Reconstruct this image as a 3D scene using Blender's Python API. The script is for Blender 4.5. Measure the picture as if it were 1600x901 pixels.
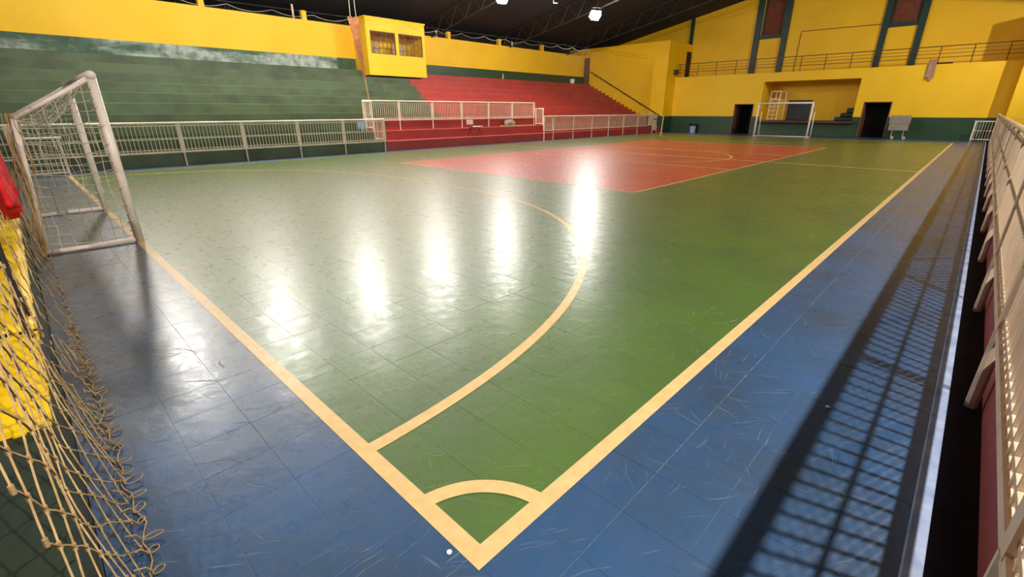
import bpy, math, random
from mathutils import Vector, Matrix, noise

random.seed(7)
for o in list(bpy.data.objects):
    bpy.data.objects.remove(o, do_unlink=True)
SC = bpy.context.scene
COL = SC.collection

# ------------------------------------------------------------------ camera
F_PX, YAW, PITCH, ROLL = 721.53, 0.7698, 0.3671, -0.0026
CAM = Vector((0.9667, -0.8115, 1.6315))
_fw = Vector((-math.sin(YAW) * math.cos(PITCH), math.cos(YAW) * math.cos(PITCH), -math.sin(PITCH)))
_r0 = Vector((math.cos(YAW), math.sin(YAW), 0))
_u0 = _r0.cross(_fw)
_r = _r0 * math.cos(ROLL) + _u0 * math.sin(ROLL)
_u = _u0 * math.cos(ROLL) - _r0 * math.sin(ROLL)
cam_data = bpy.data.cameras.new('camera')
cam_data.sensor_width = 36
cam_data.lens = 36 * F_PX / 1600
cam_data.clip_start = 0.02
cam_data.clip_end = 200
cam = bpy.data.objects.new('camera', cam_data)
COL.objects.link(cam)
cam.matrix_world = Matrix(((_r.x, _u.x, -_fw.x, CAM.x), (_r.y, _u.y, -_fw.y, CAM.y),
                           (_r.z, _u.z, -_fw.z, CAM.z), (0, 0, 0, 1)))
SC.camera = cam

# ------------------------------------------------------------------ world, exposure
world = bpy.data.worlds.new('night')
SC.world = world
world.use_nodes = True
world.node_tree.nodes['Background'].inputs[0].default_value = (0.55, 0.6, 0.75, 1)
world.node_tree.nodes['Background'].inputs[1].default_value = 0.012
SC.view_settings.view_transform = 'Standard'
SC.view_settings.look = 'None'
SC.view_settings.gamma = 1
SC.view_settings.use_curve_mapping = False
SC.view_settings.exposure = 0.24
LAMP_STRENGTH = 400.0
SIDE_LAMP_STRENGTH = 8500.0
LAMP_COLOR = (1.0, 0.95, 0.88, 1)

# ------------------------------------------------------------------ materials
def lin(r, g, b):
    f = lambda c: (c / 255 / 12.92) if c / 255 <= 0.04045 else ((c / 255 + 0.055) / 1.055) ** 2.4
    return (f(r), f(g), f(b), 1)

class NT:
    def __init__(self, name):
        self.m = bpy.data.materials.new(name)
        self.m.use_nodes = True
        self.t = self.m.node_tree
        self.b = self.t.nodes['Principled BSDF']
    def n(self, typ, **kw):
        nd = self.t.nodes.new(typ)
        for k, v in kw.items():
            setattr(nd, k, v)
        return nd
    def put(self, sock, v):
        if isinstance(v, bpy.types.NodeSocket):
            self.t.links.new(v, sock)
        else:
            sock.default_value = v
    def math(self, op, a, b=0.0, clamp=False):
        nd = self.n('ShaderNodeMath', operation=op, use_clamp=clamp)
        self.put(nd.inputs[0], a)
        self.put(nd.inputs[1], b)
        return nd.outputs[0]
    def mix(self, fac, a, b):
        nd = self.n('ShaderNodeMix', data_type='RGBA')
        self.put(nd.inputs[0], fac)
        self.put(nd.inputs[6], a)
        self.put(nd.inputs[7], b)
        return nd.outputs[2]
    def pos(self):
        return self.n('ShaderNodeNewGeometry').outputs['Position']
    def mapping(self, vec, scale=(1, 1, 1), rot=(0, 0, 0), loc=(0, 0, 0)):
        nd = self.n('ShaderNodeMapping')
        self.put(nd.inputs[0], vec)
        nd.inputs['Location'].default_value = loc
        nd.inputs['Rotation'].default_value = rot
        nd.inputs['Scale'].default_value = scale
        return nd.outputs[0]
    def noise(self, vec, scale, detail=4, rough=0.55):
        nd = self.n('ShaderNodeTexNoise')
        self.put(nd.inputs['Vector'], vec)
        nd.inputs['Scale'].default_value = scale
        nd.inputs['Detail'].default_value = detail
        nd.inputs['Roughness'].default_value = rough
        return nd.outputs[0]
    def ramp(self, v, lo, hi, a=0.0, b=1.0):
        nd = self.n('ShaderNodeMapRange')
        nd.inputs[1].default_value = lo
        nd.inputs[2].default_value = hi
        nd.inputs[3].default_value = a
        nd.inputs[4].default_value = b
        self.put(nd.inputs[0], v)
        return nd.outputs[0]
    def bump(self, h, strength=0.2, dist=0.01):
        nd = self.n('ShaderNodeBump')
        nd.inputs['Strength'].default_value = strength
        nd.inputs['Distance'].default_value = dist
        self.put(nd.inputs['Height'], h)
        self.t.links.new(nd.outputs[0], self.b.inputs['Normal'])
    def band(self, v, lo, hi):
        return self.math('MULTIPLY', self.math('GREATER_THAN', v, lo), self.math('LESS_THAN', v, hi))

def paint(name, col, rough=0.5, metal=0.0, var=0.25, scale=1.5, dark=None, bump=0.08, bscale=25, spec=0.5):
    k = NT(name)
    p = k.pos()
    nz = k.noise(p, scale, 6)
    d = dark or tuple(c * 0.6 for c in col[:3]) + (1,)
    c = k.mix(k.math('MULTIPLY', k.ramp(nz, 0.38, 0.72), min(1, var * 2)), col, d)
    k.put(k.b.inputs['Base Color'], c)
    k.put(k.b.inputs['Roughness'], k.ramp(nz, 0.3, 0.7, max(0.02, rough - 0.06), min(1, rough + 0.06)))
    k.b.inputs['Metallic'].default_value = metal
    k.b.inputs['Specular IOR Level'].default_value = spec
    if bump:
        k.bump(k.noise(p, bscale, 3), bump, 0.01)
    return k.m

M = {}
M['yellow'] = paint('yellow_wall_paint', lin(248, 196, 0), 0.6, var=0.22, scale=0.7, dark=lin(230, 174, 0))
M['green_paint'] = paint('green_wall_paint', lin(32, 68, 38), 0.45, var=0.3, scale=1.3)
M['stand_green'] = paint('green_stand_paint', lin(76, 92, 60), 0.55, var=0.45, scale=0.9, dark=lin(52, 62, 43), bump=0.15)
M['stand_red'] = paint('red_stand_paint', lin(170, 54, 46), 0.5, var=0.35, scale=0.9, dark=lin(140, 44, 40), bump=0.15)
M['red_wall'] = paint('dull_red_wall', lin(140, 58, 54), 0.6, var=0.3, scale=4)
M['cream'] = paint('cream_metal', lin(226, 200, 170), 0.38, var=0.25, scale=6, dark=lin(190, 150, 116), bump=0.0)
M['cream_far'] = paint('cream_railing', lin(240, 222, 194), 0.4, var=0.2, scale=3, bump=0.0)
M['white_metal'] = paint('white_goal_paint', lin(244, 230, 216), 0.36, var=0.2, scale=8, dark=lin(214, 190, 170), bump=0.0)
M['line'] = paint('court_line_paint', lin(228, 194, 134), 0.34, var=0.3, scale=14, dark=lin(204, 162, 104), bump=0.05, bscale=60)
M['kerb'] = paint('kerb_paint', lin(150, 160, 186), 0.5, var=0.5, scale=5, dark=lin(90, 120, 160), bump=0.2)
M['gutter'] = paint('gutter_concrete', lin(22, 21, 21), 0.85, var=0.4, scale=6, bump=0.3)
M['slab'] = paint('slab_concrete', lin(70, 74, 78), 0.8)
M['roof'] = paint('roof_sheet', lin(27, 25, 26), 0.9, var=0.5, scale=0.8, bump=0.2, bscale=3)
M['steel'] = paint('truss_steel', lin(54, 51, 51), 0.6, metal=0.4, var=0.4, scale=3, bump=0)
M['outer'] = paint('dark_outer_wall', lin(72, 62, 64), 0.9, var=0.9, scale=0.35, dark=lin(26, 22, 24), bump=0.2)
M['dark_green'] = paint('dark_green_column', lin(24, 52, 44), 0.5, var=0.3)
M['step_green'] = paint('shaded_step_paint', lin(34, 48, 30), 0.7, var=0.4, scale=3)  # green darkened so the colour carries the shadow on the near step
M['brown'] = paint('brown_metal', lin(84, 52, 36), 0.5, var=0.4, scale=3)
M['door_brown'] = paint('brown_door', lin(112, 70, 50), 0.55, var=0.3)
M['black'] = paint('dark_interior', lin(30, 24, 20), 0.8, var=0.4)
M['slate'] = paint('slate_board', lin(44, 46, 50), 0.6, var=0.3)
M['grey'] = paint('grey_board', lin(150, 138, 126), 0.55, var=0.3, scale=4)
M['white'] = paint('white_plastic', lin(236, 232, 228), 0.4, var=0.1)
M['pale_blue'] = paint('pale_blue_plastic', lin(150, 170, 205), 0.4, var=0.2)
M['blackp'] = paint('black_plastic', lin(26, 26, 28), 0.4, var=0.2)
M['cloth_pink'] = paint('pinkish_cloth', lin(186, 140, 116), 0.9, var=0.4, scale=8)
M['cloth_red'] = paint('red_cloth', lin(236, 26, 30), 0.75, var=0.5, scale=10, dark=lin(190, 10, 16))
M['cloth_yellow'] = paint('bright_yellow_sheet', lin(250, 208, 4), 0.5, var=0.3, scale=6, dark=lin(232, 176, 2))
M['rope'] = paint('beige_rope', lin(196, 164, 112), 0.9, var=0.5, scale=20, dark=lin(150, 118, 74), bump=0.3, bscale=300)
M['rope_orange'] = paint('orange_rope', lin(186, 120, 74), 0.9, var=0.5, scale=10, dark=lin(140, 70, 44))
M['rope_white'] = paint('white_rope', lin(214, 206, 184), 0.9, var=0.3, scale=10)
M['rope_dark'] = paint('dark_net_cord', lin(120, 112, 92), 0.9, var=0.3, scale=2, bump=0)
M['plank'] = paint('beige_plank', lin(206, 170, 120), 0.7, var=0.4, scale=6)

# green band of the rear wall, with bare grey plaster patches
k = NT('worn_green_band')
p = k.pos()
n1 = k.noise(k.mapping(p, (1, 0.28, 1.1)), 0.9, 7, 0.6)
yy = k.n('ShaderNodeSeparateXYZ'); k.put(yy.inputs[0], p)
lim = k.math('LESS_THAN', yy.outputs[1], 12.7)
mask = k.math('MULTIPLY', k.ramp(n1, 0.43, 0.56), lim)
cgrn = k.mix(k.ramp(k.noise(p, 2.2, 5), 0.35, 0.7), lin(66, 100, 70), lin(44, 70, 50))
cgry = k.mix(k.ramp(k.noise(p, 3.5, 6), 0.4, 0.7), lin(176, 186, 172), lin(104, 118, 112))
k.put(k.b.inputs['Base Color'], k.mix(mask, cgrn, cgry))
k.b.inputs['Roughness'].default_value = 0.6
k.bump(k.noise(p, 12, 4), 0.2, 0.02)
M['worn_band'] = k.m

# court tiles: colour regions by place on the court, scuffs and scratches
XC, LEN, WID = -8.39, 33.5, 16.8
k = NT('court_tile_paint')
p = k.pos()
s = k.n('ShaderNodeSeparateXYZ'); k.put(s.inputs[0], p)
x, y = s.outputs[0], s.outputs[1]
inside = k.math('MULTIPLY', k.band(x, -WID, 0.0), k.band(y, 0.0, LEN))
redm = k.math('MULTIPLY', k.band(x, -13.02, -4.04), k.band(y, 8.1, 25.4))
big = k.noise(p, 0.8, 5)
fine = k.noise(p, 9, 6, 0.65)
blue = k.mix(k.ramp(big, 0.35, 0.68), lin(34, 82, 130), lin(42, 62, 82))
glare_grey = k.math('MULTIPLY', k.math('MULTIPLY', k.math('LESS_THAN', y, 0.0), k.ramp(x, -0.9, -2.6)), k.ramp(k.noise(p, 1.6, 5), 0.3, 0.6, 0.35, 0.85))  # lamp glare painted as grey into the blue strip behind the goal line
blue = k.mix(glare_grey, blue, lin(62, 70, 76))
green = k.mix(k.ramp(big, 0.35, 0.68), lin(80, 112, 32), lin(70, 96, 42))
red = k.mix(k.ramp(big, 0.35, 0.68), lin(214, 66, 40), lin(190, 52, 38))
c = k.mix(inside, blue, green)
c = k.mix(redm, c, red)
c = k.mix(k.ramp(fine, 0.42, 0.78, 0.0, 0.45), c, k.mix(0.55, c, (0.02, 0.025, 0.03, 1)))
scr_l = None
for i, (ang, sx, lo, off) in enumerate([(0.5, 0.9, 0.66, 0), (1.35, 1.1, 0.665, 7), (2.2, 0.8, 0.66, 13), (2.85, 1.3, 0.67, 21)]):
    wob = k.noise(p, 1.4, 2)
    v = k.n('ShaderNodeVectorMath', operation='ADD')
    k.put(v.inputs[0], p)
    comb = k.n('ShaderNodeCombineXYZ')
    k.put(comb.inputs[0], k.math('MULTIPLY', wob, 0.5)); k.put(comb.inputs[1], k.math('MULTIPLY', wob, 0.35))
    k.put(v.inputs[1], comb.outputs[0])
    a = k.noise(k.mapping(k.mapping(v.outputs[0], (1, 1, 1), (0, 0, ang)), (sx * 3.2, 70, 1), (0, 0, 0), (off, off * 2, 0)), 1.0, 2, 0.5)
    mk = k.math('MULTIPLY', k.ramp(a, lo, lo + 0.05), k.ramp(k.noise(k.mapping(p, (1, 1, 1), (0, 0, 0), (off, 3, 0)), 1.7, 3), 0.45, 0.6))
    scr_l = mk if scr_l is None else k.math('MAXIMUM', scr_l, mk)
light_side = k.ramp(k.noise(p, 0.6, 2), 0.45, 0.55)
sc_col = k.mix(light_side, (0.03, 0.03, 0.028, 1), (0.32, 0.34, 0.3, 1))
c = k.mix(k.math('MULTIPLY', scr_l, 0.22), c, sc_col)
k.put(k.b.inputs['Base Color'], c)
rg = k.math('ADD', k.ramp(fine, 0.3, 0.75, 0.44, 0.56), k.math('MULTIPLY', scr_l, 0.25))
k.put(k.b.inputs['Roughness'], rg)
k.b.inputs['Specular IOR Level'].default_value = 0.7
k.put(k.b.inputs['Coat Weight'], k.math('SUBTRACT', 0.9, k.math('MULTIPLY', scr_l, 0.7)))
k.put(k.b.inputs['Coat Roughness'], k.math('ADD', k.ramp(fine, 0.3, 0.75, 0.24, 0.37), k.math('MULTIPLY', scr_l, 0.3)))
hb = k.math('ADD', k.math('MULTIPLY', k.noise(k.mapping(p, (1, 1, 1)), 7, 4), 1.0), k.math('MULTIPLY', scr_l, -0.25))
k.bump(hb, 0.5, 0.007)
k.t.links.new(k.b.inputs['Normal'].links[0].from_socket, k.b.inputs['Coat Normal'])
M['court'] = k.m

def emit(name, col, st):
    m = bpy.data.materials.new(name)
    m.use_nodes = True
    b = m.node_tree.nodes['Principled BSDF']
    b.inputs['Base Color'].default_value = (0.8, 0.8, 0.8, 1)
    b.inputs['Emission Color'].default_value = col
    b.inputs['Emission Strength'].default_value = st
    return m
M['lamp'] = emit('lamp_lens_light', LAMP_COLOR, LAMP_STRENGTH)
M['lamp_side'] = emit('side_lamp_lens_light', LAMP_COLOR, SIDE_LAMP_STRENGTH)
M['lamp_side_weak'] = emit('side_lamp_weak_light', LAMP_COLOR, SIDE_LAMP_STRENGTH * 0.4)
M['lamp_side_fill'] = emit('side_lamp_fill_light', LAMP_COLOR, SIDE_LAMP_STRENGTH * 0.7)
M['lamp_dim'] = emit('lamp_lens_dim_light', LAMP_COLOR, LAMP_STRENGTH * 0.02)

# brick lattice in the gable windows
k = NT('hollow_brick_lattice')
bt = k.n('ShaderNodeTexBrick')
k.put(bt.inputs['Vector'], k.mapping(k.pos(), (1, 1, 1), (math.pi / 2, 0, 0)))
bt.inputs['Color1'].default_value = lin(150, 84, 56)
bt.inputs['Color2'].default_value = lin(122, 64, 42)
bt.inputs['Mortar'].default_value = lin(40, 24, 18)
bt.inputs['Scale'].default_value = 4.2
bt.inputs['Mortar Size'].default_value = 0.035
bt.offset = 0.0
k.put(k.b.inputs['Base Color'], bt.outputs[0])
k.b.inputs['Roughness'].default_value = 0.9
k.bump(bt.outputs['Fac'], -0.5, 0.03)
M['lattice'] = k.m

k = NT('dark_window_glass')
k.b.inputs['Base Color'].default_value = (0.02, 0.018, 0.016, 1)
k.b.inputs['Roughness'].default_value = 0.08
k.b.inputs['Transmission Weight'].default_value = 0.6
M['glass'] = k.m

# ------------------------------------------------------------------ mesh helpers
ORG = {}

class MB:
    def __init__(self):
        self.v, self.f = [], []
    def quad(self, a, b, c, d):
        i = len(self.v)
        self.v += [tuple(a), tuple(b), tuple(c), tuple(d)]
        self.f.append((i, i + 1, i + 2, i + 3))
        return self
    def box(self, x0, x1, y0, y1, z0, z1):
        i = len(self.v)
        self.v += [(x0, y0, z0), (x1, y0, z0), (x1, y1, z0), (x0, y1, z0), (x0, y0, z1), (x1, y0, z1), (x1, y1, z1), (x0, y1, z1)]
        self.f += [(i, i + 3, i + 2, i + 1), (i + 4, i + 5, i + 6, i + 7), (i, i + 1, i + 5, i + 4),
                   (i + 1, i + 2, i + 6, i + 5), (i + 2, i + 3, i + 7, i + 6), (i + 3, i, i + 4, i + 7)]
        return self
    def prism(self, pts, axis, a, b):
        """polygon pts (2-D) extruded along axis 'x','y' or 'z'"""
        i = len(self.v); n = len(pts)
        for t in (a, b):
            for (p, q) in pts:
                self.v.append({'x': (t, p, q), 'y': (p, t, q), 'z': (p, q, t)}[axis])
        self.f.append(tuple(i + j for j in range(n)))
        self.f.append(tuple(i + n + j for j in reversed(range(n))))
        for j in range(n):
            k2 = (j + 1) % n
            self.f.append((i + j, i + n + j, i + n + k2, i + k2))
        return self
    def path(self, pts, r, n=6, closed=False, r2=None):
        pts = [Vector(q) for q in pts]
        m = len(pts)
        base = len(self.v)
        prev = None
        for j, q in enumerate(pts):
            a = pts[j - 1] if j > 0 else (pts[-1] if closed else q)
            b = pts[j + 1] if j < m - 1 else (pts[0] if closed else q)
            t = (b - a)
            t = t.normalized() if t.length > 1e-9 else Vector((0, 0, 1))
            if prev is None:
                h = Vector((0, 0, 1)) if abs(t.z) < 0.9 else Vector((1, 0, 0))
                s = t.cross(h).normalized()
            else:
                s = (prev - t * prev.dot(t))
                s = s.normalized() if s.length > 1e-6 else t.orthogonal().normalized()
            prev = s
            w = t.cross(s)
            rr = r if r2 is None else r + (r2 - r) * j / max(1, m - 1)
            for c in range(n):
                an = 2 * math.pi * (c + 0.5) / n
                self.v.append(tuple(q + s * math.cos(an) * rr + w * math.sin(an) * rr))
        for j in range(m if closed else m - 1):
            j2 = (j + 1) % m
            for c in range(n):
                c2 = (c + 1) % n
                self.f.append((base + j * n + c, base + j * n + c2, base + j2 * n + c2, base + j2 * n + c))
        if not closed:
            self.f.append(tuple(base + c for c in reversed(range(n))))
            self.f.append(tuple(base + (m - 1) * n + c for c in range(n)))
        return self
    def tube(self, a, b, r, n=8):
        return self.path([a, b], r, n)
    def bar(self, a, b, w, h):
        """rectangular bar from a to b, w sideways, h upwards"""
        a, b = Vector(a), Vector(b)
        t = (b - a).normalized()
        up = Vector((0, 0, 1)) if abs(t.z) < 0.95 else Vector((0, 1, 0))
        s = t.cross(up).normalized(); q = s.cross(t)
        i = len(self.v)
        for p_ in (a, b):
            for (e, g) in ((-1, -1), (1, -1), (1, 1), (-1, 1)):
                self.v.append(tuple(p_ + s * e * w / 2 + q * g * h / 2))
        self.f += [(i, i + 1, i + 2, i + 3), (i + 7, i + 6, i + 5, i + 4)]
        for j in range(4):
            j2 = (j + 1) % 4
            self.f.append((i + j, i + 4 + j, i + 4 + j2, i + j2))
        return self
    def lathe(self, prof, c=(0, 0, 0), n=20):
        i = len(self.v)
        for (r, z) in prof:
            for a in range(n):
                t = 2 * math.pi * a / n
                self.v.append((c[0] + r * math.cos(t), c[1] + r * math.sin(t), c[2] + z))
        for j in range(len(prof) - 1):
            for a in range(n):
                b = (a + 1) % n
                self.f.append((i + j * n + a, i + j * n + b, i + (j + 1) * n + b, i + (j + 1) * n + a))
        self.f.append(tuple(i + a for a in reversed(range(n))))
        self.f.append(tuple(i + (len(prof) - 1) * n + a for a in range(n)))
        return self
    def mesh(self, name, mat, org=(0, 0, 0), smooth=False):
        me = bpy.data.meshes.new(name)
        ox, oy, oz = org
        me.from_pydata([(a - ox, b - oy, c - oz) for a, b, c in self.v], [], self.f)
        me.materials.append(M[mat])
        if smooth:
            me.polygons.foreach_set('use_smooth', [True] * len(me.polygons))
        me.update()
        return me
    def build(self, name, mat, parent=None, smooth=False, bevel=0.0, org=None):
        """verts are world coordinates; the object sits at org (default: parent's place)"""
        po = ORG.get(parent.name, Vector((0, 0, 0))) if parent else Vector((0, 0, 0))
        oo = Vector(org) if org is not None else po
        o = bpy.data.objects.new(name, self.mesh(name, mat, oo, smooth))
        COL.objects.link(o)
        if parent:
            o.parent = parent
            o.location = oo - po
        else:
            o.location = oo
        ORG[o.name] = oo
        if bevel:
            md = o.modifiers.new('bevel', 'BEVEL')
            md.width = bevel; md.segments = 2; md.limit_method = 'ANGLE'
        return o

def tag(o, label, cat, group=None, kind=None):
    o['label'] = label
    if cat: o['category'] = cat
    if group: o['group'] = group
    if kind: o['kind'] = kind
    return o

def struct(o, label=None, cat='wall'):
    o['kind'] = 'structure'
    if label:
        o['label'] = label
        o['category'] = cat
    return o

def thing(name, loc, label, cat, group=None):
    o = bpy.data.objects.new(name, None)
    o.empty_display_size = 0.1
    COL.objects.link(o)
    o.location = loc
    ORG[o.name] = Vector(loc)
    return tag(o, label, cat, group)

def shared(name, me, parent, loc, rot=(0, 0, 0)):
    o = bpy.data.objects.new(name, me)
    COL.objects.link(o)
    o.parent = parent
    o.location = Vector(loc) - ORG[parent.name]
    o.rotation_euler = rot
    ORG[o.name] = Vector(loc)
    return o

def holed(mb, a_rng, z_rng, holes, axis, t0, t1):
    """wall slab with rectangular holes [(a0,a1,z0,z1)], a along x (axis 'y') or y (axis 'x')"""
    A = sorted({a_rng[0], a_rng[1], *[h for q in holes for h in q[:2]]})
    Z = sorted({z_rng[0], z_rng[1], *[h for q in holes for h in q[2:]]})
    A = [a for a in A if a_rng[0] <= a <= a_rng[1]]
    Z = [z for z in Z if z_rng[0] <= z <= z_rng[1]]
    for i in range(len(A) - 1):
        for j in range(len(Z) - 1):
            ca, cz = (A[i] + A[i + 1]) / 2, (Z[j] + Z[j + 1]) / 2
            if any(h[0] < ca < h[1] and h[2] < cz < h[3] for h in holes):
                continue
            if axis == 'y':
                mb.box(A[i], A[i + 1], t0, t1, Z[j], Z[j + 1])
            else:
                mb.box(t0, t1, A[i], A[i + 1], Z[j], Z[j + 1])
    return mb

# ================================================================== FLOOR
floor = struct(MB().box(-17.5, 1.15, -1.0, 36.98, -0.2, -0.012).build('floor', 'slab'),
               'tiled sports hall floor painted blue, green and red with cream court lines', 'floor')
PT = 0.305
xs = [-0.98 + PT * n for n in range(-56, 8)]
ys = [-0.29 + PT * n for n in range(-4, 124)]
def clip(vals, lo, hi):
    v = [lo] + [q for q in vals if lo + 0.02 < q < hi - 0.02] + [hi]
    return v
xs = clip(xs, -17.5, 1.15)
ys = clip(ys, -0.99, 36.97)
def tile_geo(mb, x0, x1, y0, y1, dz, tx, ty, g=0.0004, bw=0.0012, bd=0.0004, zb=-0.012):
    cx, cy = (x0 + x1) / 2, (y0 + y1) / 2
    H = lambda X, Y: dz + tx * (X - cx) + ty * (Y - cy)
    a = [(x0 + g, y0 + g), (x1 - g, y0 + g), (x1 - g, y1 - g), (x0 + g, y1 - g)]
    b = [(x0 + bw, y0 + bw), (x1 - bw, y0 + bw), (x1 - bw, y1 - bw), (x0 + bw, y1 - bw)]
    i = len(mb.v)
    mb.v += [(X, Y, H(X, Y)) for X, Y in b] + [(X, Y, H(X, Y) - bd) for X, Y in a] + [(X, Y, zb) for X, Y in a]
    mb.f.append((i, i + 1, i + 2, i + 3))
    for r in (0, 4):
        for j in range(4):
            j2 = (j + 1) % 4
            mb.f.append((i + r + j, i + r + 4 + j, i + r + 4 + j2, i + r + j2))
rest = MB()
cand = []
for i in range(len(xs) - 1):
    for j in range(len(ys) - 1):
        x0, x1, y0, y1 = xs[i], xs[i + 1], ys[j], ys[j + 1]
        c = Vector(((x0 + x1) / 2, (y0 + y1) / 2, 0))
        d = c - CAM
        zc = d.dot(_fw)
        full = abs(x1 - x0 - PT) < 1e-6 and abs(y1 - y0 - PT) < 1e-6
        vis = zc > 0.2 and abs(d.dot(_r) / zc) < 1.14 and abs(d.dot(_u) / zc) < 0.66
        area = 1.63 / (zc ** 3) if (vis and full) else 0
        cand.append((area, x0, x1, y0, y1))
cand.sort(reverse=True)
rng = random.Random(3)
tm = MB(); tile_geo(tm, -PT / 2, PT / 2, -PT / 2, PT / 2, 0, 0, 0)
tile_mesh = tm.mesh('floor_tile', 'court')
for n, (a, x0, x1, y0, y1) in enumerate(cand):
    tx, ty = rng.gauss(0, 0.0013), rng.gauss(0, 0.0013)
    dz = -0.0006 - abs(rng.gauss(0, 0.0003))
    if n < 300:
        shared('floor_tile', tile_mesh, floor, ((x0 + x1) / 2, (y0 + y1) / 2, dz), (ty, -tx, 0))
    else:
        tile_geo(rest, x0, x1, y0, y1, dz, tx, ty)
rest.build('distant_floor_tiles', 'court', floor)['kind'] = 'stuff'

# court lines: flat painted strips
LZ0, LZ1 = -0.001, 0.0012
def cline(name, x0, x1, y0, y1):
    return MB().box(x0, x1, y0, y1, LZ0, LZ1).build(name, 'line', floor)
def arc(name, c, r0, r1, a0, a1, n=48):
    mb = MB()
    for i in range(n):
        t0, t1 = a0 + (a1 - a0) * i / n, a0 + (a1 - a0) * (i + 1) / n
        P = lambda r, t: (c[0] + r * math.cos(t), c[1] + r * math.sin(t), LZ1 + 0.0002)
        mb.quad(P(r0, t0), P(r1, t0), P(r1, t1), P(r0, t1))
    return mb.build(name, 'line', floor)
cline('touchline', -0.08, 0, 0, LEN)
cline('touchline', -WID, -WID + 0.05, 0, LEN)
cline('goal_line', -WID + 0.05, -0.08, 0, 0.08)
cline('goal_line', -WID + 0.05, -0.08, LEN - 0.08, LEN)
cline('halfway_line', -WID + 0.05, -0.08, LEN / 2 - 0.04, LEN / 2 + 0.04)
cline('goal_line_mark', -5.10, -5.06, 0.08, 0.23)
PL = XC + 1.5, XC - 1.5
for yb, sg in ((0.0, 1), (LEN, -1)):
    arc('penalty_arc', (PL[0], yb), 5.94, 6.02, 0 if sg > 0 else -math.pi / 2, math.pi / 2 if sg > 0 else 0, 60)
    arc('penalty_arc', (PL[1], yb), 5.94, 6.02, math.pi / 2 if sg > 0 else math.pi, math.pi if sg > 0 else math.pi * 1.5, 60)
    ya, yb2 = sorted((yb + sg * 5.94, yb + sg * 6.02))
    cline('penalty_line', PL[1], PL[0], ya, yb2)
arc('centre_circle', (XC, LEN / 2), 2.96, 3.04, 0, 2 * math.pi, 96)
arc('corner_arc', (0, 0), 0.385, 0.462, math.pi / 2, math.pi, 32)
arc('corner_arc', (0, LEN), 0.385, 0.462, math.pi, math.pi * 1.5, 24)
for (x0, x1, y0, y1) in ((-13.02, -12.97, 8.1, 25.4), (-4.09, -4.04, 8.1, 25.4), (-13.02, -4.04, 8.1, 8.15), (-13.02, -4.04, 25.35, 25.4)):
    cline('volleyball_line', x0, x1, y0, y1)
cline('attack_line', -13.02, -4.04, 13.68, 13.73)
cline('attack_line', -13.02, -4.04, 19.77, 19.82)

struct(MB().box(1.15, 1.215, -1.0, 36.98, -0.2, 0.012).build('trim_1', 'kerb', bevel=0.006),
       'pale blue painted kerb between blue floor and dark gutter', 'kerb')
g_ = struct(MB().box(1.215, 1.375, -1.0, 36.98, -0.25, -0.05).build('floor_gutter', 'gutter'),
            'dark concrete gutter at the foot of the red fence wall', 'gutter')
struct(MB().box(1.375, 1.60, -1.4, 35.4, -0.25, 0.38).build('wall_low_right', 'red_wall'),
       'dull red low wall under the near picket fence', 'wall')
struct(MB().box(1.60, 12, -1.4, 35.4, -0.25, 0.0).build('floor_right', 'slab'), 'bare concrete floor behind the near picket fence', 'floor')

# ================================================================== STANDS (left)
rows = [(-17.55, 0.0, 0.4), (-18.37, 0.4, 0.8), (-19.19, 0.8, 1.2)]
for j in range(1, 8):
    rows.append((-19.19 - 0.773 * j, 1.2 + 0.364 * (j - 1), 1.2 + 0.364 * j))
BWX = -25.4
stand = thing('stepped_stand', (-21, 15, 0), 'long stepped concrete stand painted green at left and red toward the far end', 'stand')
ysplit = [10.5, 10.5, 10.5, 15.3, 15.45, 15.6, 15.85, 16.15, 16.25, 17.6]
for kx, (xf, z0, z1) in enumerate(rows):
    xb = rows[kx + 1][0] if kx + 1 < len(rows) else BWX + 0.022
    ys_ = ysplit[kx] if kx < len(ysplit) else 17.6
    MB().box(xb - 0.02, xf, -8, ys_, z0 - 0.3, z1).build('step', 'stand_green', stand, bevel=0.015)
    MB().box(xb - 0.02, xf, ys_, 34.3 if kx > 1 else 35.46, z0 - 0.3, z1).build('step', 'stand_red', stand, bevel=0.015)
n_st = 15
zt, xt = 3.748, -24.6
for i in range(14):
    xa = -19.19 - 0.3865 * i
    za = 1.2 + 0.182 * i
    MB().box(xa - 0.4, xa, 34.3, 35.46, za - 0.4, za + 0.0).build('stair_step', 'stand_red', stand, bevel=0.01)
MB().box(BWX + 0.002, xt, 34.3, 35.46, zt - 0.4, zt).build('stair_landing', 'stand_red', stand)

# rear wall of the stand
wl = struct(MB().box(BWX - 0.2, BWX, -8, 35.5, 4.37, 6.0).build('wall_left', 'yellow'), 'long yellow wall above the worn green band behind the stand', 'wall')
MB().box(BWX - 0.2, BWX, -8, 17.6, 3.4, 4.37).build('worn_green_band', 'worn_band', wl)
MB().box(BWX - 0.2, BWX, 17.6, 35.5, 3.4, 4.37).build('green_band', 'green_paint', wl)
for yq, zz in ((2.0, 6.5), (6.6, 6.5), (11.2, 6.42), (20.6, 6.4), (25.2, 6.4), (29.9, 6.4), (35.1, 6.35)):
    MB().box(BWX - 0.22, BWX + 0.02, yq - 0.12, yq + 0.12, 5.98, zz).build('stub_column', 'yellow', wl)

# ================================================================== END WALLS (far end)
box_l = struct(MB().box(-27, -17.6, 35.5, 39.6, 0, 6.55).build('wall_end_left', 'yellow', bevel=0.01), 'yellow block wall beside the red stand with a sloping handrail', 'wall')
MB().box(-24.0, -17.57, 35.47, 35.52, 0, 1.2).build('green_dado', 'green_paint', box_l)
MB().box(-17.62, -17.57, 35.47, 37.0, 0, 1.2).build('green_dado', 'green_paint', box_l)

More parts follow.
